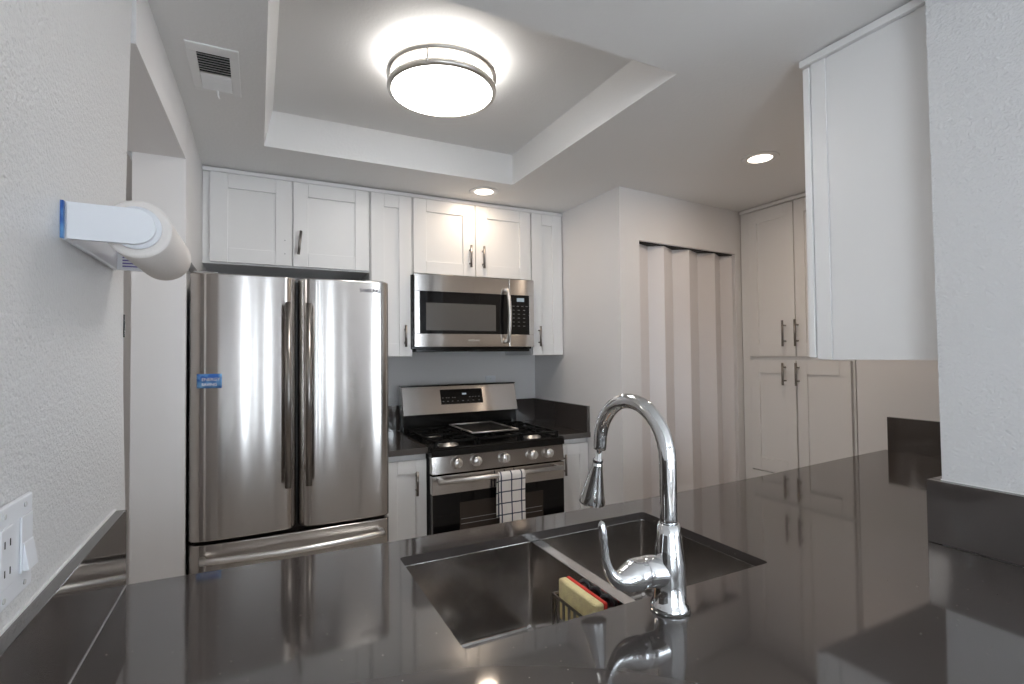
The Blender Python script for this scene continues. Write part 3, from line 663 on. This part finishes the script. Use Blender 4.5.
# ------------------------------------------------------------------ switch plate
t = thing('switch_plate', 'white wall plate with socket and rocker switch on the left wall', 'switch', (hx, .83, H-.285))
px0, px1, pz0, pz1 = .700, .855, H-.283, H-.167
MB().box(hx+.0005, hx+.007, px0, px1, pz0, pz1).build('plate', m_plastic, t, bevel=.003)
rk_ = MB(); rk_.box(hx+.0072, hx+.0095, .814, .847, H-.257, H-.190); rk_.hexa([(hx+.0095,.816,H-.255),(hx+.016,.816,H-.255),(hx+.016,.845,H-.255),(hx+.0095,.845,H-.255),(hx+.0095,.816,H-.222),(hx+.011,.816,H-.222),(hx+.011,.845,H-.222),(hx+.0095,.845,H-.222)])
rk_.build('rocker', m_plastic, t, bevel=.0015)
oc = MB().box(hx+.0072, hx+.010, .756, .790, H-.258, H-.190).build('socket', m_plastic, t, bevel=.0015)
for z in (H-.208, H-.240):
    for y in (.766, .780): MB().box(hx+.0098, hx+.0104, y-.001, y+.001, z-.004, z+.004).build('slot', m_dark, oc)
for y in (.773, .830):
    for z in (H-.178, H-.272): MB().cyl((hx+.0068, y, z), (hx+.0082, y, z), .0032, seg=12).build('screw', m_pale, t)

# small dark strike plate on the end of the left wall
m = MB(); m.box(-.268, -.2595, 1.3665, 1.3700, H+.045, H+.095); m.box(-.290, -.2590, 1.3670, 1.3705, H+.06, H+.08)
tag(m.build('strike_plate', m_black, None, bevel=.0005), 'tiny black strike plate on the end edge of the left wall', 'strike plate')

# ------------------------------------------------------------------ ceiling fittings
t = thing('ceiling_lamp', 'round flush ceiling lamp with two brushed nickel rings in the raised tray', 'lamp', (.605, 1.763, TZ))
lc = (.605, 1.763)
def ring(z, r_, name):
    m = MB(); m.lathe([(r_-.014, z-.009), (r_-.001, z-.009), (r_+.001, z), (r_-.001, z+.009), (r_-.014, z+.009), (r_-.014, z-.009)], (lc[0], lc[1], 0), 80); return m.build(name, m_nickel2, t)
m_nickel2 = mat('satin_nickel_ring', (0.74, 0.71, 0.67), 0.3, 1)
ring(H+.970, .197, 'lower_ring'); ring(H+1.022, .1995, 'upper_ring')
m = MB(); m.lathe([(.0001, H+1.074), (.166, H+1.074), (.166, H+1.0315), (.0001, H+1.0315)], (*lc, 0), 64); m.build('ceiling_pan', m_trim, t)
m = MB(); m.lathe([(.0001, H+.963), (.08, H+.9635), (.14, H+.966), (.170, H+.970), (.182, H+.976)], (*lc, 0), 80); m.build('diffuser', m_lamp, t, label='glowing white diffuser disc')
m = MB(); m.lathe([(.184, H+.977), (.184, H+1.030)], (*lc, 0), 80); m.build('side_band', m_lampside, t, label='glowing white side of the drum')
for a in (237, 357, 117):
    c_ = Vector((lc[0]+.196*math.cos(R(a)), lc[1]+.196*math.sin(R(a)), 0)); mm_ = MB(); mm_.cyl(c_+Vector((0,0,H+.960)), c_+Vector((0,0,H+1.02)), .0035, seg=10); mm_.build('post', m_nickel2, t)

for (x, y, lab, e) in ((1.131, 2.595, 'small recessed downlight in front of the cabinets above the microwave', 1.8), (2.118, 1.60, 'small recessed downlight near the pantry and the right-hand cabinet', 3.2)):
    t = thing('recessed_light', lab, 'ceiling light', (x, y, CZ), 'recessed downlights')
    m = MB(); m.lathe([(.052, -.001), (.054, -.005), (.078, -.004), (.082, -.0005), (.052, -.0005)], (x, y, CZ), 56); m.build('trim_ring', m_trim, t)
    m = MB(); m.lathe([(.0001, -.003), (.053, -.003), (.053, -.0008), (.0001, -.0008)], (x, y, CZ), 48); m.build('lens', m_can, t, label='glowing warm lens')
    light('downlight_glow', 'AREA', (x, y, CZ-.008), e, (1.0, .80, .61), shape='DISK', size=.10)

# vent grille
t = thing('ceiling_vent', 'white ceiling register with slats in the left corner above the wall', 'vent', (-.121, 1.85, CZ))
vx0, vx1, vy0, vy1 = -.192, -.053, 1.700, 1.995
m = MB(); zt_ = CZ-.0005; zb_ = CZ-.006
m.box(vx0, vx1, vy0, vy0+.045, zb_, zt_); m.box(vx0, vx1, vy1-.018, vy1, zb_, zt_); m.box(vx0, vx0+.026, vy0+.045, vy1-.018, zb_, zt_); m.box(vx1-.026, vx1, vy0+.045, vy1-.018, zb_, zt_)
m.build('frame', m_trim, t, bevel=.002)
MB().box(vx0+.026, vx1-.026, vy0+.045, vy1-.018, CZ-.0012, CZ-.0004).build('duct_opening', m_dark, t)
m = MB(); n = 15
for k in range(n):
    y = vy0+.047+(vy1-vy0-.067)*(k+.5)/n; sgn = 1 if k < n*.52 else -1
    m.hexa([(vx0+.026, y-.0045*sgn-.0006, CZ-.0085), (vx1-.026, y-.0045*sgn-.0006, CZ-.0085), (vx1-.026, y-.0045*sgn+.0006, CZ-.0085), (vx0+.026, y-.0045*sgn+.0006, CZ-.0085),
            (vx0+.026, y+.0045*sgn-.0006, CZ-.0016), (vx1-.026, y+.0045*sgn-.0006, CZ-.0016), (vx1-.026, y+.0045*sgn+.0006, CZ-.0016), (vx0+.026, y+.0045*sgn+.0006, CZ-.0016)])
m.build('slats', m_trim, t)
m = MB(); m.tube([(-.124, 1.972, CZ-.006), (-.124, 1.985, CZ-.018), (-.120, 1.992, CZ-.026)], .0035, 10); m.build('damper_lever', m_trim, t)
